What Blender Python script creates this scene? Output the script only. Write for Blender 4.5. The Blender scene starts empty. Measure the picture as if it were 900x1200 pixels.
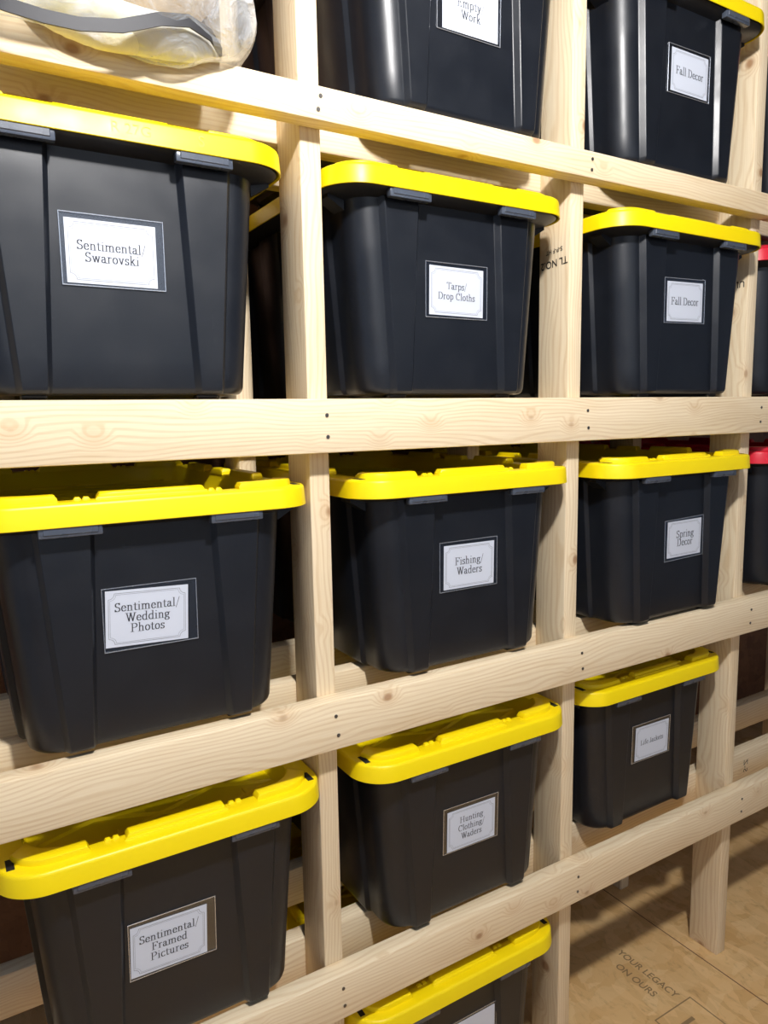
import bpy, bmesh, math, random
from mathutils import Vector, Matrix, noise
random.seed(7)
S = bpy.context.scene
COL = S.collection
R = math.radians
T, W = .0381, .0889                      # a two-by-four
ZA, ZB, ZC, ZD, ZF = .4813, 0.0, -.5188, -1.0421, -1.549   # rail tops and floor
HA = .0513
X = [-.6, 0.0, .5997, 1.2112, 2.10, 2.70]     # right-hand faces of the uprights

# ------------------------------------------------------------------ materials
def mat(name):
    m = bpy.data.materials.new(name); m.use_nodes = True
    nt = m.node_tree; nt.nodes.clear()
    out = nt.nodes.new('ShaderNodeOutputMaterial')
    b = nt.nodes.new('ShaderNodeBsdfPrincipled')
    nt.links.new(b.outputs[0], out.inputs[0])
    return m, nt, b, out
def N(nt, t, **kw):
    n = nt.nodes.new('ShaderNode' + t)
    for k, v in kw.items():
        if k.startswith('i_'):
            key = k[2:]
            n.inputs[int(key) if key.isdigit() else key].default_value = v
        else: setattr(n, k, v)
    return n
def math_(nt, op, a, b=None, c=None):
    n = nt.nodes.new('ShaderNodeMath'); n.operation = op
    for i, v in enumerate((a, b, c)):
        if v is None: continue
        if isinstance(v, (int, float)): n.inputs[i].default_value = v
        else: nt.links.new(v, n.inputs[i])
    return n.outputs[0]
def mixc(nt, f, a, b, blend='MIX'):
    n = nt.nodes.new('ShaderNodeMix'); n.data_type = 'RGBA'; n.blend_type = blend
    for i, v in ((0, f), (6, a), (7, b)):
        if isinstance(v, (int, float)): n.inputs[i].default_value = v
        elif isinstance(v, tuple): n.inputs[i].default_value = (*v, 1) if len(v) == 3 else v
        else: nt.links.new(v, n.inputs[i])
    return n.outputs[2]
def maprange(nt, v, a, b, c=0., d=1., smooth=True):
    n = nt.nodes.new('ShaderNodeMapRange'); n.interpolation_type = 'SMOOTHSTEP' if smooth else 'LINEAR'
    nt.links.new(v, n.inputs[0])
    for i, q in enumerate((a, b, c, d)): n.inputs[i+1].default_value = q
    return n.outputs[0]
def vscale(nt, v, s):
    n = nt.nodes.new('ShaderNodeVectorMath'); n.operation = 'MULTIPLY'
    nt.links.new(v, n.inputs[0]); n.inputs[1].default_value = s
    return n.outputs[0]

def wood(name, light=(.88, .745, .53), ring=(.66, .47, .26), knotty=1.0, rough=.62):
    m, nt, b, out = mat(name)
    tc = N(nt, 'TexCoord'); oi = N(nt, 'ObjectInfo')
    off = nt.nodes.new('ShaderNodeCombineXYZ')
    nt.links.new(math_(nt, 'MULTIPLY', oi.outputs['Random'], 57.3), off.inputs[0])
    nt.links.new(math_(nt, 'MULTIPLY', oi.outputs['Random'], 23.1), off.inputs[1])
    add = nt.nodes.new('ShaderNodeVectorMath'); add.operation = 'ADD'
    nt.links.new(tc.outputs['Object'], add.inputs[0]); nt.links.new(off.outputs[0], add.inputs[1])
    v = add.outputs[0]
    # knots
    vo = N(nt, 'TexVoronoi', feature='F1', i_Scale=1.0, i_Randomness=.95)
    nt.links.new(vscale(nt, v, (9.0, 9.0, 13.0)), vo.inputs['Vector'])
    sep = nt.nodes.new('ShaderNodeSeparateColor'); nt.links.new(vo.outputs['Color'], sep.inputs[0])
    gate = maprange(nt, sep.outputs[0], .30, .36)
    size = math_(nt, 'MULTIPLY_ADD', sep.outputs[1], .07, .025)
    dist = vo.outputs['Distance']
    kn = math_(nt, 'MULTIPLY', math_(nt, 'SUBTRACT', 1.0, maprange_dyn(nt, dist, size)), gate)
    kn = math_(nt, 'MULTIPLY', kn, knotty)
    halo = math_(nt, 'MULTIPLY', maprange(nt, dist, .06, .34, 1., 0.), gate)
    # rings
    n1 = N(nt, 'TexNoise', i_Scale=1.0, i_Detail=2.0)
    nt.links.new(vscale(nt, v, (2.2, 9.0, 9.0)), n1.inputs['Vector'])
    sx = nt.nodes.new('ShaderNodeSeparateXYZ'); nt.links.new(v, sx.inputs[0])
    d = math_(nt, 'ADD', sx.outputs[2], math_(nt, 'MULTIPLY', sx.outputs[1], .6))
    d = math_(nt, 'ADD', d, math_(nt, 'MULTIPLY', n1.outputs[0], .085))
    d = math_(nt, 'ADD', d, math_(nt, 'MULTIPLY', halo, .022))
    r = math_(nt, 'SINE', math_(nt, 'MULTIPLY', d, 760.0))
    r = maprange(nt, r, -.2, 1.0)
    n2 = N(nt, 'TexNoise', i_Scale=1.0, i_Detail=6.0, i_Roughness=.7)
    nt.links.new(vscale(nt, v, (7.0, 260.0, 260.0)), n2.inputs['Vector'])
    n3 = N(nt, 'TexNoise', i_Scale=1.0, i_Detail=3.0)
    nt.links.new(vscale(nt, v, (3.0, 14.0, 14.0)), n3.inputs['Vector'])
    f = math_(nt, 'ADD', math_(nt, 'MULTIPLY', r, .36), math_(nt, 'MULTIPLY', maprange(nt, n2.outputs[0], .35, .75), .34))
    f = math_(nt, 'ADD', f, math_(nt, 'MULTIPLY', maprange(nt, n3.outputs[0], .45, .75), .22))
    c = mixc(nt, f, light, ring)
    tone = math_(nt, 'MULTIPLY', math_(nt, 'FRACT', math_(nt, 'MULTIPLY', oi.outputs['Random'], 7.7)), .16)
    c = mixc(nt, tone, c, (.63, .45, .25))
    c = mixc(nt, math_(nt, 'MULTIPLY', kn, .80), c, (.27, .115, .05))
    c = mixc(nt, math_(nt, 'MULTIPLY', halo, .30), c, (.60, .36, .17))
    nt.links.new(c, b.inputs['Base Color'])
    b.inputs['Roughness'].default_value = rough
    b.inputs['Specular IOR Level'].default_value = .3
    bp = N(nt, 'Bump', i_Strength=.25, i_Distance=.0008)
    nt.links.new(math_(nt, 'SUBTRACT', n2.outputs[0], kn), bp.inputs['Height'])
    nt.links.new(bp.outputs[0], b.inputs['Normal'])
    return m
def maprange_dyn(nt, v, size):
    # 0 inside radius "size", 1 outside, soft rim
    return math_(nt, 'MINIMUM', math_(nt, 'MAXIMUM', math_(nt, 'MULTIPLY', math_(nt, 'SUBTRACT', v, size), 16.0), 0.), 1.)

def strandboard(name, a, bcol, ccol):
    m, nt, b, out = mat(name)
    tc = N(nt, 'TexCoord'); v = tc.outputs['Object']
    wn = N(nt, 'TexNoise', i_Scale=9.0, i_Detail=3.0); nt.links.new(v, wn.inputs['Vector'])
    wv = nt.nodes.new('ShaderNodeVectorMath'); wv.operation = 'MULTIPLY_ADD'
    nt.links.new(wn.outputs['Color'], wv.inputs[0]); wv.inputs[1].default_value = (.06, .06, .06); nt.links.new(v, wv.inputs[2])
    vo = N(nt, 'TexVoronoi', feature='F1', i_Scale=1.0); nt.links.new(vscale(nt, wv.outputs[0], (26, 9, 9)), vo.inputs['Vector'])
    vo2 = N(nt, 'TexVoronoi', feature='F1', i_Scale=1.0); nt.links.new(vscale(nt, wv.outputs[0], (14, 34, 34)), vo2.inputs['Vector'])
    s1 = nt.nodes.new('ShaderNodeSeparateColor'); nt.links.new(vo.outputs['Color'], s1.inputs[0])
    s2 = nt.nodes.new('ShaderNodeSeparateColor'); nt.links.new(vo2.outputs['Color'], s2.inputs[0])
    fn = N(nt, 'TexNoise', i_Scale=60.0, i_Detail=5.0, i_Roughness=.7); nt.links.new(vscale(nt, wv.outputs[0], (1, .35, 1)), fn.inputs['Vector'])
    c = mixc(nt, s1.outputs[0], a, bcol)
    c = mixc(nt, math_(nt, 'MULTIPLY', s2.outputs[1], .5), c, ccol)
    c = mixc(nt, math_(nt, 'MULTIPLY', maprange(nt, fn.outputs[0], .5, .8), .6), c, (bcol[0]*.55, bcol[1]*.5, bcol[2]*.45))
    nt.links.new(c, b.inputs['Base Color']); b.inputs['Roughness'].default_value = .55
    bp = N(nt, 'Bump', i_Strength=.2, i_Distance=.001); nt.links.new(fn.outputs[0], bp.inputs['Height']); nt.links.new(bp.outputs[0], b.inputs['Normal'])
    return m

def plastic(name, col, rough, bump=.0, spec=.5, mottled=.0, scuff=0.):
    m, nt, b, out = mat(name)
    tc = N(nt, 'TexCoord')
    n = N(nt, 'TexNoise', i_Scale=14.0, i_Detail=4.0); nt.links.new(tc.outputs['Object'], n.inputs['Vector'])
    c = mixc(nt, math_(nt, 'MULTIPLY', n.outputs[0], mottled), col, tuple(min(1, q*1.6+.004) for q in col))
    if scuff:
        sc = N(nt, 'TexNoise', i_Scale=1.0, i_Detail=8.0, i_Roughness=.75)
        nt.links.new(vscale(nt, tc.outputs['Object'], (26, 26, 9)), sc.inputs['Vector'])
        c = mixc(nt, math_(nt, 'MULTIPLY', maprange(nt, sc.outputs[0], .64, .82), scuff), c, (.16, .17, .18))
    nt.links.new(c, b.inputs['Base Color'])
    nt.links.new(maprange(nt, n.outputs[0], .3, .7, rough-.04, rough+.05), b.inputs['Roughness'])
    b.inputs['Specular IOR Level'].default_value = spec
    if bump:
        n2 = N(nt, 'TexNoise', i_Scale=900.0, i_Detail=2.0); nt.links.new(tc.outputs['Object'], n2.inputs['Vector'])
        bp = N(nt, 'Bump', i_Strength=bump, i_Distance=.0004); nt.links.new(n2.outputs[0], bp.inputs['Height']); nt.links.new(bp.outputs[0], b.inputs['Normal'])
    return m

def clear_film(name, transp, tint=(1, 1, 1), rough=.08, haze=.0, crease=0.):
    m, nt, b, out = mat(name)
    nt.nodes.remove(b)
    tr = N(nt, 'BsdfTransparent'); tr.inputs[0].default_value = (*tint, 1)
    gl = N(nt, 'BsdfGlossy'); gl.inputs['Roughness'].default_value = rough; gl.inputs[0].default_value = (.9, .93, 1, 1)
    df = N(nt, 'BsdfDiffuse'); df.inputs[0].default_value = (.85, .87, .88, 1)
    mx0 = N(nt, 'MixShader')
    nt.links.new(gl.outputs[0], mx0.inputs[1]); nt.links.new(df.outputs[0], mx0.inputs[2]); mx0.inputs[0].default_value = haze
    lw = N(nt, 'LayerWeight'); lw.inputs['Blend'].default_value = .35
    mx = N(nt, 'MixShader')
    f = maprange(nt, lw.outputs['Facing'], 0., 1., 1-transp, min(1., (1-transp)*4.5), smooth=False)
    if crease:
        tc = N(nt, 'TexCoord'); n = N(nt, 'TexNoise', i_Scale=13.0, i_Detail=6.0, i_Distortion=2.6); nt.links.new(tc.outputs['Object'], n.inputs['Vector'])
        bp = N(nt, 'Bump', i_Strength=.9, i_Distance=.012); nt.links.new(n.outputs[0], bp.inputs['Height'])
        nt.links.new(bp.outputs[0], gl.inputs['Normal']); nt.links.new(bp.outputs[0], df.inputs['Normal'])
        f = math_(nt, 'ADD', f, math_(nt, 'MULTIPLY', maprange(nt, n.outputs[0], .5, .75), crease))
    nt.links.new(f, mx.inputs[0]); nt.links.new(tr.outputs[0], mx.inputs[1]); nt.links.new(mx0.outputs[0], mx.inputs[2])
    nt.links.new(mx.outputs[0], out.inputs[0])
    return m

def flat(name, col, rough=.7, metal=0., nz=.08):
    m, nt, b, out = mat(name)
    tc = N(nt, 'TexCoord'); n = N(nt, 'TexNoise', i_Scale=40.0, i_Detail=3.0); nt.links.new(tc.outputs['Object'], n.inputs['Vector'])
    c = mixc(nt, math_(nt, 'MULTIPLY', n.outputs[0], nz*2), col, tuple(q*.75 for q in col))
    nt.links.new(c, b.inputs['Base Color']); b.inputs['Roughness'].default_value = rough; b.inputs['Metallic'].default_value = metal
    return m

M = dict(
    wood=wood('spruce_lumber'),
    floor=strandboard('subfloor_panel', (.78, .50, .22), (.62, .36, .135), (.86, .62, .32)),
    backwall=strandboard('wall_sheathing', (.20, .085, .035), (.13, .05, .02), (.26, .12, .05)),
    body=plastic('black_tote_plastic', (.0055, .0072, .0112), .37, bump=.12, spec=.50, mottled=.5, scuff=.10),
    tab=plastic('grey_tab_plastic', (.065, .078, .105), .28, spec=.6),
    yellow=plastic('yellow_lid_plastic', (.94, .72, .003), .38, bump=.08, spec=.4),
    emboss=plastic('yellow_emboss', (.95, .83, .09), .30, spec=.5),
    red=plastic('red_lid_plastic', (.70, .012, .035), .38, bump=.08, spec=.4),
    card=flat('white_card', (.62, .66, .75), .55, nz=.02),
    ink=flat('grey_ink', (.035, .038, .05), .6),
    line=flat('border_ink', (.16, .17, .19), .6),
    sleeve=clear_film('clear_sleeve', .95, (.93, .94, .96), .06),
    seam=clear_film('sleeve_seam', .62, (.9, .92, .95), .12, haze=.25),
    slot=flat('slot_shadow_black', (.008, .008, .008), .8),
    screw=flat('screw_steel', (.16, .15, .14), .4, .8),
    stamp=flat('stamp_ink', (.035, .028, .022), .8),
    fstamp=flat('floor_stamp_ink', (.30, .19, .085), .8),
    seamdark=flat('panel_gap', (.16, .07, .03), .9),
    wallpaint=flat('painted_wall', (.34, .44, .62), .8),
    ceilpaint=flat('ceiling_paint', (.16, .17, .19), .85),
    bag=clear_film('clear_bag_film', .78, (.97, .98, .98), .12, haze=.55, crease=.34),
    strap=flat('black_webbing', (.020, .020, .024), .6),
    lampwhite=flat('lamp_holder_white', (.8, .8, .8), .5),
)
def fabric(name, c1, c2, axis=2, lo=0., hi=1.):
    m, nt, b, out = mat(name)
    tc = N(nt, 'TexCoord'); n = N(nt, 'TexNoise', i_Scale=22.0, i_Detail=6.0); nt.links.new(tc.outputs['Object'], n.inputs['Vector'])
    c = mixc(nt, maprange(nt, n.outputs[0], lo, hi), c1, c2)
    nt.links.new(c, b.inputs['Base Color']); b.inputs['Roughness'].default_value = .9
    bp = N(nt, 'Bump', i_Strength=.6, i_Distance=.01); nt.links.new(n.outputs[0], bp.inputs['Height']); nt.links.new(bp.outputs[0], b.inputs['Normal'])
    return m
M['fleece'] = fabric('pale_fleece', (.86, .82, .62), (.88, .88, .86), lo=.35, hi=.65)
M['tan'] = fabric('tan_padding', (.62, .45, .26), (.74, .58, .38), lo=.35, hi=.65)

# ------------------------------------------------------------------ helpers
def link(o, parent=None):
    COL.objects.link(o)
    if parent: o.parent = parent
    return o
def mesh_from(bm, name, m, angle=None):
    me = bpy.data.meshes.new(name)
    bmesh.ops.recalc_face_normals(bm, faces=bm.faces[:])
    bm.to_mesh(me); bm.free()
    if m is not None: me.materials.append(m)
    if angle:
        me.polygons.foreach_set('use_smooth', [True]*len(me.polygons)); me.set_sharp_from_angle(angle=R(angle))
    return me
def obj(name, me, parent=None, loc=(0, 0, 0), rot=(0, 0, 0)):
    o = bpy.data.objects.new(name, me); o.location = loc; o.rotation_euler = rot
    return link(o, parent)
def empty(name, loc, label=None, cat=None, group=None):
    o = bpy.data.objects.new(name, None); o.location = loc; o.empty_display_size = .05
    if label: o['label'] = label
    if cat: o['category'] = cat
    if group: o['group'] = group
    return link(o)
def box_bm(bm, x0, x1, y0, y1, z0, z1, bev=0., seg=1):
    vs = [bm.verts.new((x, y, z)) for z in (z0, z1) for y in (y0, y1) for x in (x0, x1)]
    fs = [bm.faces.new([vs[i] for i in q]) for q in ((0,1,3,2),(4,6,7,5),(0,4,5,1),(2,3,7,6),(0,2,6,4),(1,5,7,3))]
    if bev:
        es = list({e for f in fs for e in f.edges})
        bmesh.ops.bevel(bm, geom=es, offset=bev, segments=seg, affect='EDGES', profile=.5)
    return bm

# ------------------------------------------------------------------ lumber rack
RK = empty('storage_rack', (0, 0, ZF), 'pale unpainted lumber storage rack of uprights and long rails filled with black totes', 'shelving rack')
def board(name, p0, length, axis, sy, sz, parent=RK):
    """board whose mesh runs along its own X; axis 'X' or 'Z' says how it stands in the room; p0 = min corner"""
    bm = bmesh.new(); box_bm(bm, 0, length, 0, sy, 0, sz, .0032, 2)
    me = mesh_from(bm, name, M['wood'], 35)
    if axis == 'X': o = obj(name, me, parent, (p0[0], p0[1], p0[2]-ZF))
    else:           o = obj(name, me, parent, (p0[0]+sz, p0[1], p0[2]-ZF), (0, R(-90), 0))
    return o
# uprights: front row y 0..W, rear row y .338..
ZT = 1.08
for i, x in enumerate(X):
    board('upright_post', (x-T, 0, ZF), ZT-ZF, 'Z', W, T)
    board('upright_post', (x-T, .338, ZF), ZT-ZF, 'Z', W, T)
scr = bmesh.new()
bmesh.ops.create_cone(scr, cap_ends=True, segments=14, radius1=.0028, radius2=.0033, depth=.0016)
bmesh.ops.rotate(scr, verts=scr.verts[:], cent=(0, 0, 0), matrix=Matrix.Rotation(R(90), 3, 'X'))
SCR = mesh_from(scr, 'screw', M['screw'], 40)
x0r, x1r = X[0]-T-.02, X[5]+.05
for zt, h in ((ZA, HA), (ZB, W), (ZC, W), (ZD, W)):
    fr = board('front_rail', (x0r, -T, zt-h), x1r-x0r, 'X', T, h)
    for i, x in enumerate(X):
        for k, fz in enumerate((.70, .30)):
            jx = random.uniform(-.004, .004)
            obj('screw', SCR, fr, (x-T/2+jx-x0r, -.0004, h*fz))
    inner = board('inner_rail', (x0r, W, zt-h), x1r-x0r, 'X', T, h)
    rear = board('rear_rail', (x0r, .338-T, zt-h), x1r-x0r, 'X', T, h)
    if zt == ZD: inner_D = inner

# ------------------------------------------------------------------ sans text (stamps, embossing)
def sans(txt, size, m, bold=.0, ext=.0):
    cu = bpy.data.curves.new('t', 'FONT'); cu.body = txt; cu.size = size; cu.align_x = 'CENTER'; cu.align_y = 'CENTER'
    cu.offset = bold; cu.extrude = ext
    tmp = bpy.data.objects.new('t', cu); COL.objects.link(tmp)
    dg = bpy.context.evaluated_depsgraph_get(); dg.update()
    me = bpy.data.meshes.new_from_object(tmp.evaluated_get(dg))
    bpy.data.objects.remove(tmp); bpy.data.curves.remove(cu)
    me.materials.clear(); me.materials.append(m)
    return me
posts = [o for o in RK.children if o.name.startswith('upright_post')]
def on_left_face(xf, y, z, txt, size, ang):
    # text on a face whose normal is -X; reading direction starts along -Y
    me = sans(txt, size, M['stamp'], bold=size*.012)
    mt = Matrix(((0, 0, -1, xf-.0006), (-1, 0, 0, y), (0, 1, 0, z), (0, 0, 0, 1))) @ Matrix.Rotation(R(ang), 4, 'Z')
    me.transform(mt)
    return me
def stamp_on(post, me, name='grade_stamp'):
    bpy.context.view_layer.update()
    me.transform(post.matrix_world.inverted())
    obj(name, me, post)
p2 = [o for o in posts if abs(o.location.x-X[2]) < .01 and o.location.y < .1][0]
p3 = [o for o in posts if abs(o.location.x-X[3]) < .01 and o.location.y < .1][0]
stamp_on(p2, on_left_face(X[2]-T, .044, .280, 'TL NO.2', .021, 183))
stamp_on(p2, on_left_face(X[2]-T, .044, .305, 'S-P-F HT', .013, 183))
stamp_on(p3, on_left_face(X[3]-T, .022, .279, 'UL', .022, 180))
me = sans('S-Z', .028, M['stamp']); me.transform(Matrix(((0, 1, 0, 1.410), (0, 0, -1, W-.0006), (1, 0, 0, -1.088), (0, 0, 0, 1))))
stamp_on(inner_D, me)

# ------------------------------------------------------------------ serif lettering for the cards
def arc(cx, cy, rx, ry, a0, a1, n=12):
    return [(cx+rx*math.cos(R(a0+(a1-a0)*i/n)), cy+ry*math.sin(R(a0+(a1-a0)*i/n))) for i in range(n+1)]
XH, CH, AS, DS = .46, .70, .74, -.21
def L(*p): return list(p)
def ser(x, y, w=.075): return [(x-w, y), (x+w, y)]
G = {
 'E': (.56, [L((.12,0),(.12,CH)), L((.03,0),(.47,0),(.48,.15)), L((.03,CH),(.45,CH),(.46,.57)), L((.12,.36),(.34,.36)), L((.34,.30),(.34,.42))]),
 'F': (.53, [L((.12,0),(.12,CH)), ser(.12,0,.10), L((.03,CH),(.46,CH),(.47,.56)), L((.12,.36),(.33,.36)), L((.33,.29),(.33,.43))]),
 'W': (.86, [L((.12,CH),(.30,0)), L((.30,0),(.43,CH)), L((.43,CH),(.60,0)), L((.60,0),(.77,CH)), ser(.12,CH,.09), ser(.43,CH,.07), ser(.77,CH,.07)]),
 'D': (.66, [L((.13,0),(.13,CH)), L((.03,0),(.30,0)), L((.03,CH),(.30,CH)), arc(.30,.35,.27,.35,-90,90,16)]),
 'S': (.50, [arc(.25,.53,.16,.17,35,180,10)+arc(.25,.53,.16,.17,180,235,4)+L((.30,.34))+arc(.25,.175,.175,.175,55,-145,14), L((.40,.70),(.40,.56)), L((.075,.0),(.075,.15))]),
 'T': (.60, [L((.30,0),(.30,CH)), L((.05,.56),(.06,CH),(.54,CH),(.55,.56)), ser(.30,0,.09)]),
 'C': (.62, [arc(.33,.35,.25,.35,50,310,22), L((.53,.70),(.53,.50))]),
 'P': (.56, [L((.12,0),(.12,CH)), ser(.12,0,.10), L((.03,CH),(.30,CH)), arc(.30,.52,.18,.18,90,-90,12), L((.30,.34),(.12,.34))]),
 'J': (.40, [L((.25,CH),(.25,.14)), arc(.15,.14,.10,.14,0,-150,8), ser(.25,CH,.10)]),
 'H': (.74, [L((.13,0),(.13,CH)), L((.58,0),(.58,CH)), ser(.13,0,.1), ser(.13,CH,.1), ser(.58,0,.1), ser(.58,CH,.1), L((.13,.36),(.58,.36))]),
 'L': (.54, [L((.12,0),(.12,CH)), ser(.12,CH,.10), L((.03,0),(.46,0),(.48,.17))]),
 'a': (.46, [L((.31,.34),(.31,.06),(.38,.0),(.44,.03)), arc(.20,.33,.11,.13,0,165,9), arc(.19,.13,.12,.13,80,280,12)+L((.30,.08)), L((.20,.26),(.31,.29))]),
 'c': (.42, [arc(.24,.23,.17,.23,45,320,18)]),
 'd': (.51, [L((.38,AS),(.38,.0),(.47,.0)), L((.30,AS),(.38,AS)), arc(.23,.23,.16,.23,50,310,18)]),
 'e': (.44, [L((.07,.25),(.38,.25))+arc(.23,.25,.15,.21,0,180,12)[0:]+arc(.24,.23,.17,.23,180,325,12)]),
 'f': (.33, [L((.15,0),(.15,.60)), arc(.25,.60,.10,.14,180,30,8), ser(.15,0), L((.04,XH),(.27,XH))]),
 'g': (.47, [arc(.21,.31,.13,.15,0,360,18), L((.32,.40),(.44,.45)), L((.13,.19),(.10,.10),(.16,.06),(.32,.04)), arc(.22,-.08,.17,.12,55,-235,16)]),
 'h': (.53, [L((.13,0),(.13,AS)), ser(.13,0), L((.05,AS),(.13,AS)), arc(.26,.30,.13,.16,160,0,10)+L((.39,0)), ser(.39,0)]),
 'i': (.27, [L((.135,0),(.135,XH)), ser(.135,0), L((.06,XH),(.135,XH)), L((.135,.64),(.135,.68))]),
 'k': (.51, [L((.13,0),(.13,AS)), ser(.13,0), L((.05,AS),(.13,AS)), L((.13,.18),(.36,XH)), L((.22,.27),(.40,0)), ser(.36,XH,.08), ser(.41,0,.08)]),
 'l': (.27, [L((.135,0),(.135,AS)), ser(.135,0), L((.06,AS),(.135,AS))]),
 'm': (.79, [L((.13,0),(.13,XH)), ser(.13,0), L((.05,XH),(.13,XH)), arc(.26,.30,.13,.16,160,0,10)+L((.39,0)), ser(.39,0), arc(.52,.30,.13,.16,160,0,10)+L((.65,0)), ser(.65,0)]),
 'n': (.53, [L((.13,0),(.13,XH)), ser(.13,0), L((.05,XH),(.13,XH)), arc(.26,.30,.13,.16,160,0,10)+L((.39,0)), ser(.39,0)]),
 'o': (.47, [arc(.235,.23,.165,.23,0,360,24)]),
 'p': (.51, [L((.13,DS),(.13,XH)), ser(.13,DS), L((.05,XH),(.13,XH)), arc(.28,.23,.155,.23,130,-130,18)]),
 'r': (.38, [L((.13,0),(.13,XH)), ser(.13,0), L((.05,XH),(.13,XH)), arc(.25,.30,.12,.16,165,50,8)]),
 's': (.37, [arc(.185,.345,.11,.115,40,230,12)+arc(.185,.115,.12,.115,60,-140,12), L((.295,.46),(.295,.36)), L((.065,.0),(.065,.10))]),
 't': (.32, [L((.14,.60),(.14,.10))+arc(.22,.10,.08,.10,180,320,6), L((.04,XH),(.28,XH))]),
 'u': (.53, [L((.13,XH),(.13,.14))+arc(.25,.14,.12,.14,180,350,8), L((.38,XH),(.38,0),(.46,0)), L((.05,XH),(.13,XH)), L((.30,XH),(.38,XH))]),
 'v': (.48, [L((.09,XH),(.24,0)), L((.24,0),(.38,XH)), ser(.09,XH), ser(.38,XH,.06)]),
 'w': (.68, [L((.09,XH),(.22,0)), L((.22,0),(.33,XH)), L((.33,XH),(.46,0)), L((.46,0),(.58,XH)), ser(.09,XH), ser(.33,XH,.05), ser(.58,XH,.06)]),
 'y': (.48, [L((.09,XH),(.25,.02)), L((.39,XH),(.20,-.12),(.12,DS),(.06,-.17)), ser(.09,XH), ser(.39,XH,.06)]),
 '/': (.36, [L((.03,-.12),(.31,.78))]),
 ' ': (.26, []),
}
def nib_stroke(bm, pts, sc, ox, oy, y, nw, nh):
    """sweep a flat nib along a polyline; each piece is the hull of the nib at both ends"""
    for a, b in zip(pts[:-1], pts[1:]):
        c = [(p[0]+dx*nw/2, p[1]+dy*nh/2) for p in (a, b) for dx in (-1, 1) for dy in (-1, 1)]
        c = sorted(set((round(q[0], 5), round(q[1], 5)) for q in c))
        def half(seq):
            h = []
            for p in seq:
                while len(h) > 1 and (h[-1][0]-h[-2][0])*(p[1]-h[-2][1])-(h[-1][1]-h[-2][1])*(p[0]-h[-2][0]) <= 1e-12: h.pop()
                h.append(p)
            return h[:-1]
        hull = half(c)+half(c[::-1])
        if len(hull) < 3: continue
        bm.faces.new([bm.verts.new((ox+q[0]*sc, y, oy+q[1]*sc)) for q in hull])
def text_width(line, sp): return sum(G[ch][0]+sp for ch in line)-sp
def card_print(lines, em, pitch, w, h, sp=.01, dx=0., dz=0.):
    bm = bmesh.new()
    n = len(lines)
    for i, ln in enumerate(lines):
        tw = text_width(ln, sp)*em
        x = -tw/2+dx; zb = dz+(n-1)/2*pitch-i*pitch-.30*em
        for ch in ln:
            gw, st = G[ch]
            for s in st: nib_stroke(bm, s, em, x, zb, 0, .088 if ch != '/' else .035, .030)
            x += (gw+sp)*em
    me1 = bpy.data.meshes.new('printed_text'); bm.to_mesh(me1); bm.free(); me1.materials.append(M['ink'])
    # double ruled border with scooped corners
    bm = bmesh.new()
    for ins, r, lw in ((.0045, .0085, .00055), (.0066, .0085, .00035)):
        hw, hh = w/2-ins, h/2-ins
        pts = []
        for cx, cz, a0 in ((hw, hh, 270), (-hw, hh, 0), (-hw, -hh, 90), (hw, -hh, 180)):
            pts += [(cx+r*math.cos(R(a0-90*k/6)), cz+r*math.sin(R(a0-90*k/6))) for k in range(7)] if False else \
                   [(cx+r*math.cos(R(a0-90*k/6)), cz+r*math.sin(R(a0-90*k/6))) for k in range(7)]
        pts.append(pts[0])
        for a, b in zip(pts[:-1], pts[1:]):
            d = Vector((b[0]-a[0], b[1]-a[1])); 
            if d.length < 1e-7: continue
            nrm = Vector((-d.y, d.x)).normalized()*lw/2
            bm.faces.new([bm.verts.new((q[0], 0, q[1])) for q in ((a[0]-nrm.x, a[1]-nrm.y), (b[0]-nrm.x, b[1]-nrm.y), (b[0]+nrm.x, b[1]+nrm.y), (a[0]+nrm.x, a[1]+nrm.y))])
    me2 = bpy.data.meshes.new('printed_border'); bm.to_mesh(me2); bm.free(); me2.materials.append(M['line'])
    return me1, me2

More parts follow.
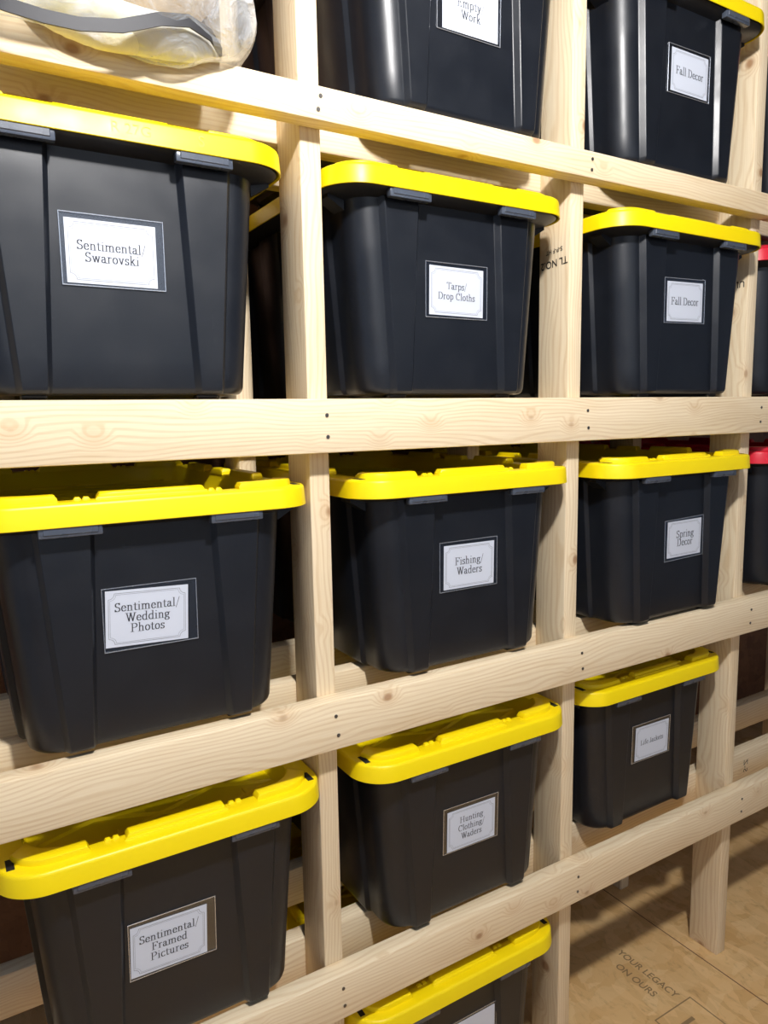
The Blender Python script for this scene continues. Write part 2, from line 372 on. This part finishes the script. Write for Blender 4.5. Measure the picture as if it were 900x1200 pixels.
# ------------------------------------------------------------------ tote
HWL, DL, ZL = .26, .76, .379          # lid half width, lid depth, rim height
def rrect(hw, y0, y1, r, n=10):
    p = []
    for cx, cy, a0 in ((hw-r, y0+r, -90), (hw-r, y1-r, 0), (-hw+r, y1-r, 90), (-hw+r, y0+r, 180)):
        p += [(cx+r*math.cos(R(a0+90*k/n)), cy+r*math.sin(R(a0+90*k/n))) for k in range(n+1)]
    return p
def loft(bm, rings, cap0=False, cap1=False):
    vs = [[bm.verts.new(p) for p in r] for r in rings]
    for a, b in zip(vs[:-1], vs[1:]):
        n = len(a)
        for i in range(n): bm.faces.new((a[i], a[(i+1) % n], b[(i+1) % n], b[i]))
    if cap0: bm.faces.new(vs[0][::-1])
    if cap1: bm.faces.new(vs[-1])
    return vs
def yfront(z): return .040-.012*z
def body_ring(z, inset=0., padk=1.):
    t = z/.345
    hw = .189+.028*t-inset; yf = yfront(z)+inset; yb = DL-yf; r = .048
    def side(a, b, pads, h):
        """points from a to b (scalar along the side) and how far each stands out"""
        o = [(a, 0.)]
        for p0, p1 in pads:
            s = .008
            o += [(p0, 0.), (p0+s*.25, h*.12), (p0+s*.75, h*.88), (p0+s, h), (p1-s, h), (p1-s*.75, h*.88), (p1-s*.25, h*.12), (p1, 0.)]
        o.append((b, 0.)); return o
    xi, xo = .100-.016*t, .145+.024*t
    fp = [(-xo, -xi), (xi, xo)]; h = .012*padk
    P = []
    for x, d in side(-hw+r, hw-r, fp, h): P.append((x, yf-d))
    P += [(hw-r+r*math.cos(R(a)), yf+r+r*math.sin(R(a))) for a in range(-81, 0, 9)]
    ym = DL/2; sp = [(ym-.26, ym-.13), (ym-.055, ym+.055), (ym+.13, ym+.26)]
    for y, d in side(yf+r, yb-r, sp, .009*padk): P.append((hw+d, y))
    P += [(hw-r+r*math.cos(R(a)), yb-r+r*math.sin(R(a))) for a in range(9, 90, 9)]
    for x, d in side(-hw+r, hw-r, fp, h): P.append((-x, yb+d))
    P += [(-hw+r+r*math.cos(R(a)), yb-r+r*math.sin(R(a))) for a in range(99, 180, 9)]
    for y, d in side(yf+r, yb-r, sp, .009*padk): P.append((-hw-d, DL-y))
    P += [(-hw+r+r*math.cos(R(a)), yf+r+r*math.sin(R(a))) for a in range(189, 270, 9)]
    return [(x, y, z) for x, y in P]
def make_body():
    bm = bmesh.new()
    foot = body_ring(0, .030, .0); foot = [(x, y, 0.) for x, y, z in foot]
    rings = [foot, [(x, y, .007) for x, y, z in body_ring(0.007, .024, .0)], [(x, y, .0075) for x, y, z in body_ring(.0075, .010, .6)]]
    rings += [body_ring(.0095, .004, .9), body_ring(.0135, .0012), body_ring(.019)]
    rings += [body_ring(z) for z in (.06, .12, .18, .24, .29, .325)]
    rings += [body_ring(.338, 0, .9)]
    # lip that runs out under the lid
    loft(bm, rings, cap0=True)
    def lip(ins, z): return [(x, y, z) for x, y in rrect(HWL-ins, ins, DL-ins, .07-ins*.5, 12)]
    loft(bm, [lip(.054, .331), lip(.012, .343), lip(.0065, .3465), lip(.0065, .352), lip(.030, .352), lip(.034, .345), lip(.054, .331)])
    # feet under the ribs
    for sx in (-1, 1):
        for y0, y1 in ((.038, .075), (DL-.075, DL-.038)):
            box_bm(bm, sx*.122-.018, sx*.122+.018, y0+.012, y1, .0005, .011, .005, 3)
    # side grips: wings hanging from the lip on both long sides
    for sx in (-1, 1):
        for y0, y1 in ((.070, .105), (DL-.105, DL-.070)):
            q = [(.214, .345), (.244, .345), (.245, .336), (.236, .331), (.214, .318)]
            a = [bm.verts.new((sx*x, y0, z)) for x, z in q]; b = [bm.verts.new((sx*x, y1, z)) for x, z in q]
            for i in range(5): bm.faces.new((a[i], a[(i+1) % 5], b[(i+1) % 5], b[i]))
            bm.faces.new(a); bm.faces.new(b)
    return mesh_from(bm, 'body', M['body'], 32)
def make_tab():
    bm = bmesh.new()
    box_bm(bm, -.042, .042, .0035, .017, .3315, .3475, .0022, 2)
    box_bm(bm, -.036, .036, .0022, .006, .3355, .3475, .0012, 1)
    return mesh_from(bm, 'latch_tab', M['tab'], 35)
RIM = .045
def lid_pt(s_pts, i): return s_pts[i]
def make_lid(m):
    bm = bmesh.new(); n = 14
    def rg(ins, z, k=1.): return [(x, y, z) for x, y in rrect(HWL-ins, ins, DL-ins, max(.07-ins*k, .028), n)]
    def rin(ins, z, r): return [(x, y, z) for x, y in rrect(HWL-ins, ins, DL-ins, r, n)]
    top = ZL
    rings = [rg(.006, top-.012), rg(.0035, .3475), rg(.0012, .3455), rg(.0, .3465), rg(.0004, .3495), rg(.0022, top-.0055), rg(.0034, top-.0022), rg(.0060, top-.0004), rg(.0085, top),
             rin(RIM-.004, top, .062), rin(RIM-.001, top-.001, .060), rin(RIM, top-.004, .059), rin(RIM+.006, top-.033, .054), rin(RIM+.009, top-.036, .052)]
    loft(bm, rings, cap1=True)
    # raised blocks on the rim
    def block(path_o, path_i, z0, z1, fil=.004):
        """solid between an outer and an inner polyline (same number of points), rounded on top"""
        k = len(path_o)
        def lerp(a, b, f): return (a[0]+(b[0]-a[0])*f, a[1]+(b[1]-a[1])*f)
        w = math.dist(path_o[k//2], path_i[k//2]); f = fil/w
        rows = [(0., z0), (0., z1-fil), (f*.3, z1-fil*.3), (f, z1), (1-f, z1), (1-f*.3, z1-fil*.3), (1., z1-fil), (1., z0)]
        sect = []
        for i in range(k):
            e = 1.
            sect.append([bm.verts.new((*lerp(path_o[i], path_i[i], q), z)) for q, z in rows])
        # tapering ends
        for end, nb in ((0, 1), (k-1, k-2)):
            for v, u in zip(sect[end], sect[nb]):
                if v.co.z > z0+.0005: v.co.z = z0+(v.co.z-z0)*.55
        for a, b in zip(sect[:-1], sect[1:]):
            for j in range(len(rows)-1): bm.faces.new((a[j], a[j+1], b[j+1], b[j]))
        bm.faces.new(sect[0][::-1]); bm.faces.new(sect[-1])
    def seg(x0, x1, ins_o, ins_i, mirror, z1, n=6, e=.0035):
        xs = [x0, x0+e]+[x0+e+(x1-x0-2*e)*i/n for i in range(1, n)]+[x1-e, x1]
        yo = (lambda v: DL-v) if mirror else (lambda v: v)
        block([(x, yo(ins_o)) for x in xs], [(x, yo(ins_i)) for x in xs], top-.002, z1)
    def segy(y0, y1, ins_o, ins_i, sx, z1, n=6, e=.0035):
        ys = [y0, y0+e]+[y0+e+(y1-y0-2*e)*i/n for i in range(1, n)]+[y1-e, y1]
        block([(sx*(HWL-ins_o), y) for y in ys], [(sx*(HWL-ins_i), y) for y in ys], top-.002, z1)
    for mir in (False, True):
        seg(-.078, .078, .026, RIM+.001, mir, top+.010)
        seg(-.082, .082, .0215, .030, mir, top+.0045)
        for sx in (-1, 1):
            for q in (.092, .104): seg(sx*q-.005, sx*q+.005, .037, RIM+.001, mir, top+.004, 2, .002)
            # corner block: bends round the corner of the rim
            po, pi = [], []
            io, ii = .023, RIM+.001
            ro, ri = .07-io*.7, .058
            cxo, cyo = HWL-io-ro, io+ro
            cxi, cyi = HWL-ii-ri, ii+ri
            po.append((.132, io)); pi.append((.132, ii)); po.append((.1355, io)); pi.append((.1355, ii))
            po.append((.150, io)); pi.append((.148, ii))
            for kx in range(0, 11):
                a = R(-90+8*kx)
                po.append((cxo+ro*math.cos(a), cyo+ro*math.sin(a))); pi.append((cxi+ri*math.cos(a), cyi+ri*math.sin(a)))
            f = (lambda p: (sx*p[0], DL-p[1] if mir else p[1]))
            block([f(p) for p in po], [f(p) for p in pi], top-.002, top+.010)
    for sx in (-1, 1):
        for yc in (DL/2-.14, DL/2+.14): segy(yc-.06, yc+.06, .026, RIM+.001, sx, top+.012)
        segy(DL/2-.035, DL/2+.035, .026, RIM+.001, sx, top+.010)
    # lattice pressed into the sunken panel
    zr = top-.036
    def rib(a, b, w=.0045, hgt=.004):
        d = Vector((b[0]-a[0], b[1]-a[1])).normalized(); nx, ny = -d.y*w, d.x*w
        v = [bm.verts.new(p) for p in ((a[0]-nx, a[1]-ny, zr), (a[0], a[1], zr+hgt), (a[0]+nx, a[1]+ny, zr), (b[0]-nx, b[1]-ny, zr), (b[0], b[1], zr+hgt), (b[0]+nx, b[1]+ny, zr))]
        bm.faces.new((v[0], v[1], v[4], v[3])); bm.faces.new((v[1], v[2], v[5], v[4]))
    hw, ya, yb = HWL-RIM-.012, RIM+.012, DL-RIM-.012
    stp = (yb-ya)/4
    for i in range(4):
        y0, y1 = ya+i*stp, ya+(i+1)*stp
        rib((-hw, y0), (hw, y1)); rib((-hw, y1), (hw, y0))
        rib((-hw, (y0+y1)/2), (0, y1)); rib((0, y1), (hw, (y0+y1)/2)); rib((-hw, (y0+y1)/2), (0, y0)); rib((0, y0), (hw, (y0+y1)/2))
    random.seed(3)
    for i in range(70):
        x, y = random.uniform(-hw+.01, hw-.01), random.uniform(ya+.01, yb-.01); l = .012
        if i % 2: rib((x-l, y), (x+l, y), .0018, .002)
        else: rib((x, y-l), (x, y+l), .0018, .002)
    return mesh_from(bm, 'lid', m, 40)
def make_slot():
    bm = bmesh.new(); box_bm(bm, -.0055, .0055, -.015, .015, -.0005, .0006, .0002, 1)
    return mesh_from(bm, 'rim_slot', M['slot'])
BODY, TAB, LIDY, LIDR, SLOT = make_body(), make_tab(), make_lid(M['yellow']), make_lid(M['red']), make_slot()
TILT = math.atan(.012)
def frame_bm(w, h, t=.0014, th=.0009):
    bm = bmesh.new()
    box_bm(bm, -w/2, w/2, -th, 0, h/2-t, h/2, .0002); box_bm(bm, -w/2, w/2, -th, 0, -h/2, -h/2+t, .0002)
    box_bm(bm, -w/2, -w/2+t, -th, 0, -h/2+t, h/2-t, .0002); box_bm(bm, w/2-t, w/2, -th, 0, -h/2+t, h/2-t, .0002)
    return bm
SW, SH, CW, CHH = .141, .0975, .1225, .0858
bm = bmesh.new(); box_bm(bm, -SW/2, SW/2, -.0008, 0, -SH/2, SH/2, .0002); SLEEVE = mesh_from(bm, 'label_sleeve', M['sleeve'])
SEAM = mesh_from(frame_bm(SW, SH), 'welded_seam', M['seam'])
bm = bmesh.new(); box_bm(bm, -CW/2, CW/2, -.0004, 0, -CHH/2, CHH/2, .0001); CARD = mesh_from(bm, 'label_card', M['card'])

def tote(cx, y0, zb, label, group, lid=LIDY, card=None, sleeve=None, lines=None, em=.0182, pitch=.0165, tw=None, txt_off=(0, 0), red=False, emboss=False):
    t = empty('storage_tote', (cx, y0, zb), label, 'storage tote', group)
    b = obj('body', BODY, t)
    for sx in (-1, 1):
        for back in (0, 1):
            obj('latch_tab', TAB, b, (sx*.120, DL if back else 0, 0), (0, 0, R(180) if back else 0))
    l = obj('lid', lid, t)
    if red: l['label'] = 'red lid'
    for sx in (-1, 1):
        for yy in (.052, DL-.052): obj('rim_slot', SLOT, l, (sx*.237, yy, ZL))
    if sleeve:
        u, v, a = sleeve; cu, cv, ca = card
        s = obj('label_sleeve', SLEEVE, t, (u, yfront(v)-.0006, v), (TILT, R(-a), 0))
        obj('welded_seam', SEAM, s, (0, -.0009, 0))
        # the card sits inside the sleeve, so it is placed in the sleeve's own plane
        du, dv = cu-u, cv-v; ra = R(-a)
        lu, lv = du*math.cos(ra)-dv*math.sin(ra), du*math.sin(ra)+dv*math.cos(ra)
        c = obj('label_card', CARD, s, (lu, -.0011, lv), (0, R(-(ca-a)), 0))
        if lines:
            if tw:                                    # measured width of the longest line
                em = tw/max(text_width(q, .01) for q in lines)
            me1, me2 = card_print(lines, em, pitch, CW, CHH, dx=txt_off[0], dz=txt_off[1])
            for me, nm, dy in ((me1, 'printed_text', -.0007), (me2, 'printed_border', -.0006)):
                o = obj(nm, me, s, (lu, -.0011+dy, lv), (0, R(-(ca-a)), 0))
    if emboss:
        for txt, x in (('R 27G', -.312-cx), ('S', -.215-cx)):
            me = sans(txt, .021, M['emboss'], ext=.0003)
            me.transform(Matrix(((1, 0, 0, x), (0, 0, -1, .0011), (0, 1, 0, .3615), (0, 0, 0, 1))))
            e = obj('embossed_mark', me, l)
    return t
GY = 'black totes with yellow lids on the lumber rack'
def c3(u, v, a): return (u, v, a)
tote(-.330, -.05, ZB, 'black yellow-lidded tote whose card reads Sentimental over one more line, just above the eye-level rail', GY,
     card=(-.010, .2028, -.2), sleeve=(-.0075, .2052, -.1), lines=['Sentimental/', 'Swarovski'], tw=.0935, pitch=.0158, txt_off=(.0, .0), emboss=True)
tote(-.305, -.05, ZC, 'black tote with yellow lid and card reading Sentimental Wedding Photos', GY,
     card=(-.017, .1963, -2.6), sleeve=(-.0115, .1968, -.5), lines=['Sentimental/', 'Wedding', 'Photos'], tw=.097, pitch=.0165)
tote(-.297, -.05, ZD, 'black tote with yellow lid and card reading Sentimental Framed Pictures', GY,
     card=(-.0223, .1796, -2.0), sleeve=(-.016, .1818, -1.0), lines=['Sentimental/', 'Framed', 'Pictures'], tw=.096, pitch=.0170)
tote(.265, -.05, ZB, 'black tote with yellow lid and card reading Tarps Drop Cloths', GY,
     card=(-.0018, .1922, -.5), sleeve=(-.0008, .1935, .0), lines=['Tarps/', 'Drop Cloths'], tw=.084, pitch=.0182)
tote(.295, -.05, ZC, 'black tote with yellow lid and card reading Fishing Waders', GY,
     card=(-.004, .1986, -.4), sleeve=(-.0047, .2006, .0), lines=['Fishing/', 'Waders'], tw=.069, pitch=.0195)
tote(.293, -.05, ZD, 'black tote with yellow lid and card reading Hunting Clothing Waders', GY,
     card=(.0023, .1801, -.8), sleeve=(.0015, .1836, -1.1), lines=['Hunting', 'Clothing/', 'Waders'], tw=.068, pitch=.0178)
tote(.270, -.05, ZF, 'black yellow-lidded tote lowest in the middle bay, standing on the floor under the bottom rail', GY,
     card=(.026, .2095, 0), sleeve=(.0225, .2095, 0), lines=None)
tote(.897, -.07, ZB, 'black yellow-lidded tote with card reading Fall Decor, lower of two such, above the eye-level rail', GY,
     card=(-.0108, .2105, 1.2), sleeve=(-.0108, .2125, 1.4), lines=['Fall Decor'], tw=.094)
tote(.897, -.07, ZC, 'black tote with yellow lid and card reading Spring Decor', GY,
     card=(.0185, .1901, .7), sleeve=(.018, .1896, 1.8), lines=['Spring', 'Decor'], tw=.064, pitch=.0200, txt_off=(.002, 0))
tote(.884, -.020, ZD, 'black tote with yellow lid and card reading Life Jackets, smallest in view', GY,
     card=(.003, .1995, -.9), sleeve=(.0, .2020, -.5), lines=['Life Jackets'], tw=.084)
tote(.885, -.06, ZA, 'black yellow-lidded tote with card reading Fall Decor, upper of two such, on the topmost rail', GY,
     card=(.003, .2102, .1), sleeve=(.002, .2112, .5), lines=['Fall Decor'], tw=.092)
tote(.295, -.06, ZA, 'black tote on the topmost rail with card reading Empty Work, its top out of frame', GY,
     card=(-.006, .191, 0), sleeve=(-.0085, .193, -.4), lines=['Empty/', 'Work'], tw=.060, pitch=.0185, txt_off=(0, -.004))
GR = 'black totes with red lids at the right edge'
tote(1.505, .000, ZB, 'black tote with red lid at the right edge, above the eye-level rail', GR, lid=LIDR, red=True)
tote(1.505, -.03, ZC, 'black tote with red lid at the right edge, below the eye-level rail', GR, lid=LIDR, red=True)
tote(1.505, -.02, ZA, 'dark tote at the top right corner standing on the topmost rail', GR, lid=LIDR, red=True)

# ------------------------------------------------------------------ bag with its padded contents
def blob(name, m, centre, rad, seg=64, rings=40, amp=.02, freq=3., seedv=0., power=2.4, zcut=None, crease=0.):
    bm = bmesh.new(); rows = []
    def pw(v, e): return math.copysign(abs(v)**(2/e), v)
    for i in range(rings+1):
        ph = -math.pi/2+math.pi*i/rings
        row = []
        for j in range(seg):
            th = 2*math.pi*j/seg
            p = Vector((pw(math.cos(ph), power)*pw(math.cos(th), power)*rad[0], pw(math.cos(ph), power)*pw(math.sin(th), power)*rad[1], pw(math.sin(ph), power)*rad[2]))
            q = p*freq+Vector((seedv, seedv*.7, -seedv))
            dsp = noise.noise(q)*amp+noise.noise(q*2.7)*amp*.4
            if crease: dsp -= abs(noise.noise(Vector((q.x*2.2, q.y*2.2, q.z*.9))))*crease
            p += p.normalized()*dsp
            row.append(bm.verts.new(p))
        rows.append(row)
    for a, b in zip(rows[:-1], rows[1:]):
        for j in range(seg): bm.faces.new((a[j], a[(j+1) % seg], b[(j+1) % seg], b[j]))
    bmesh.ops.remove_doubles(bm, verts=bm.verts[:], dist=1e-5)
    return bm
def sag_front(bm, centre, zt, out=-T):
    """cloth and film slump over the front edge of the top rail and rest on its upper face"""
    for v in bm.verts:
        w = v.co+Vector(centre)
        lo = zt+.002
        if w.y < out-.003: lo = zt-.058+max(0, (w.y-(out-.05)))*.0
        if w.z < lo:
            w.z = lo+(w.z-lo)*.06
        if w.y > out-.003 and w.z < zt+.002: w.z = zt+.002
        v.co = w-Vector(centre)
    for _ in range(5): bmesh.ops.smooth_vert(bm, verts=bm.verts[:], factor=.5, use_axis_x=True, use_axis_y=True, use_axis_z=True)
BC = (-.335, .028, .560)
bm = blob('bag', M['bag'], BC, (.238, .155, .128), amp=.022, freq=7, seedv=3.1, power=2.6, crease=.03)
sag_front(bm, BC, ZA)
bagme = mesh_from(bm, 'clear_plastic_bag', M['bag'], 60)
bag = obj('clear_plastic_bag', bagme, None, BC)
bag['label'] = 'crumpled clear plastic bag of padding slumped on the top rail, top left'; bag['category'] = 'plastic bag'
FC = (-.318, .028, .487)
bm = blob('fl', M['fleece'], FC, (.150, .118, .048), amp=.012, freq=9, seedv=1.3, power=2.3)
sag_front(bm, FC, ZA+.006)
fl = obj('folded_fleece', mesh_from(bm, 'folded_fleece', M['fleece'], 60), None, FC)
fl['label'] = 'cream and white fleece padding at the bottom of the clear bag'; fl['category'] = 'padding'

PC = (-.318, .030, .606)
bm = blob('pd', M['tan'], PC, (.155, .100, .070), amp=.012, freq=8, seedv=5.3, power=2.5)
for v in bm.verts: v.co.z = max(v.co.z, -.070)
pd = obj('padded_roll', mesh_from(bm, 'padded_roll', M['tan'], 60), None, PC)
pd['label'] = 'tan padded bundle lying on the pale fleece inside the clear bag'; pd['category'] = 'padding'
# webbing strap slung round the front of the fleece
path = [(-.545, -.03, .480), (-.520, -.070, .474), (-.480, -.092, .464), (-.455, -.095, .460), (-.42, -.100, .455), (-.38, -.102, .455), (-.33, -.103, .464), (-.28, -.102, .485), (-.24, -.096, .495), (-.205, -.080, .492), (-.180, -.050, .486)]
bm = bmesh.new(); rings = []
for i, p in enumerate(path):
    a, b = Vector(path[max(0, i-1)]), Vector(path[min(len(path)-1, i+1)])
    t = (b-a).normalized(); nrm = Vector((t.y, -t.x, 0)).normalized(); up = t.cross(nrm) if t.cross(nrm).z > 0 else -t.cross(nrm)
    c = Vector(p)-Vector(FC)
    rings.append([tuple(c+nrm*sx*.0012+up*sz*.0080) for sx, sz in ((-1, -1), (1, -1), (1, 1), (-1, 1))])
loft(bm, rings, cap0=True, cap1=True)
st = obj('strap', mesh_from(bm, 'strap', M['strap'], 40), fl); st['label'] = 'black webbing strap'

# ------------------------------------------------------------------ room
def struct(name, me, loc=(0, 0, 0)):
    o = obj(name, me, None, loc); o['kind'] = 'structure'; return o
RX0, RX1, RY0, RY1, RZ1 = -2.4, 4.2, -3.2, .88, 1.22
def slab(name, m, a, b):
    bm = bmesh.new(); box_bm(bm, a[0], b[0], a[1], b[1], a[2], b[2]); return struct(name, mesh_from(bm, name, m))
flo = slab('floor', M['floor'], (RX0, RY0, ZF-.02), (RX1, RY1, ZF))
slab('ceiling', M['ceilpaint'], (RX0, RY0, RZ1), (RX1, RY1, RZ1+.02))
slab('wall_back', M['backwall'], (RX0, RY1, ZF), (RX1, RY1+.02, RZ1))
slab('wall_front', M['wallpaint'], (RX0, RY0-.02, ZF), (RX1, RY0, RZ1))
slab('wall_left', M['wallpaint'], (RX0-.02, RY0, ZF), (RX0, RY1, RZ1))
slab('wall_right', M['wallpaint'], (RX1, RY0, ZF), (RX1+.02, RY1, RZ1))
# gap between two floor panels, and the panel's printed marks
bm = bmesh.new(); box_bm(bm, 1.129, 1.1318, RY0, RY1, -.0002, .0004)
obj('panel_joint', mesh_from(bm, 'panel_joint', M['seamdark']), flo, (0, 0, ZF))
def floor_text(txt, size, x, y, bold=0., sx=1.):
    me = sans(txt, size, M['fstamp'], bold)
    me.transform(Matrix(((0, 1, 0, x), (-sx, 0, 0, y), (0, 0, 1, .0007), (0, 0, 0, 1))))
    obj('printed_mark', me, flo, (0, 0, ZF))
floor_text('YOUR LEGACY', .030, .957, .062, .0004, .95)
floor_text('ON OURS', .030, .912, .062, .0004, .95)
floor_text('LEGACY', .070, .905, -.215, .0022, .95)
bm = bmesh.new()
for x0, x1, y0, y1 in ((.982, .985, -.39, -.055), (.845, .848, -.39, -.055), (.845, .985, -.055, -.052), (.845, .985, -.393, -.390)):
    box_bm(bm, x0, x1, y0, y1, 0, .0006)
obj('printed_frame', mesh_from(bm, 'printed_frame', M['fstamp']), flo, (0, 0, ZF))

# ------------------------------------------------------------------ light
LX, LY, LZ = -.20, -1.08, 1.06
lh = empty('ceiling_lamp', (LX, LY, RZ1), 'white ceiling lamp holder out of frame above the viewer', 'ceiling lamp')
bm = bmesh.new()
bmesh.ops.create_cone(bm, cap_ends=True, segments=32, radius1=.06, radius2=.085, depth=.05, matrix=Matrix.Translation((0, 0, -.0255)))
obj('lamp_base', mesh_from(bm, 'lamp_base', M['lampwhite'], 30), lh)
ld = bpy.data.lights.new('bulb', 'POINT'); ld.energy = 130; ld.shadow_soft_size = .055; ld.color = (1., .975, .955)
obj('bulb', ld, lh, (0, 0, LZ-RZ1))
# added unseen fill light opposite the rack, brightening it from behind the camera
wd = bpy.data.lights.new('added_fill', 'AREA'); wd.shape = 'RECTANGLE'; wd.size = 3.2; wd.size_y = 1.0; wd.energy = 7; wd.color = (.86, .93, 1.)
wo = obj('added_fill', wd, None, (.2, RY0+.05, .66), (R(90), 0, 0))
bm = bmesh.new()
for q in ((-1.46, 1.86, .13, .16), (-1.46, 1.86, 1.16, 1.19), (-1.46, -1.40, .16, 1.16), (1.80, 1.86, .16, 1.16)): box_bm(bm, q[0], q[1], RY0, RY0+.045, q[2], q[3], .003)
struct('fill_frame_1', mesh_from(bm, 'fill_frame_1', M['lampwhite']))  # invented frame around the added fill light, no real opening behind it
w = bpy.data.worlds.new('World'); S.world = w; w.use_nodes = True
w.node_tree.nodes['Background'].inputs[0].default_value = (.6, .65, .75, 1); w.node_tree.nodes['Background'].inputs[1].default_value = .05

# ------------------------------------------------------------------ camera
ya, pi_, ro, f = .5460, -.1334, -.0176, 856.66
P = Vector((-.5732, -1.1207, -.0263))
fw = Vector((math.sin(ya)*math.cos(pi_), math.cos(ya)*math.cos(pi_), math.sin(pi_)))
r = Vector((math.cos(ya), -math.sin(ya), 0)); u = r.cross(fw)
r2 = r*math.cos(ro)+u*math.sin(ro); u2 = -r*math.sin(ro)+u*math.cos(ro)
cam = bpy.data.cameras.new('Camera'); cam.sensor_fit = 'VERTICAL'; cam.sensor_height = 24; cam.lens = f/1200*24; cam.clip_start = .01
co = bpy.data.objects.new('Camera', cam); COL.objects.link(co)
m4 = Matrix((r2, u2, -fw)).transposed().to_4x4(); m4.translation = P
co.matrix_world = m4
S.camera = co
S.view_settings.view_transform = 'Standard'; S.view_settings.look = 'None'
S.view_settings.exposure = 0.12; S.view_settings.gamma = 1.0; S.view_settings.use_curve_mapping = False
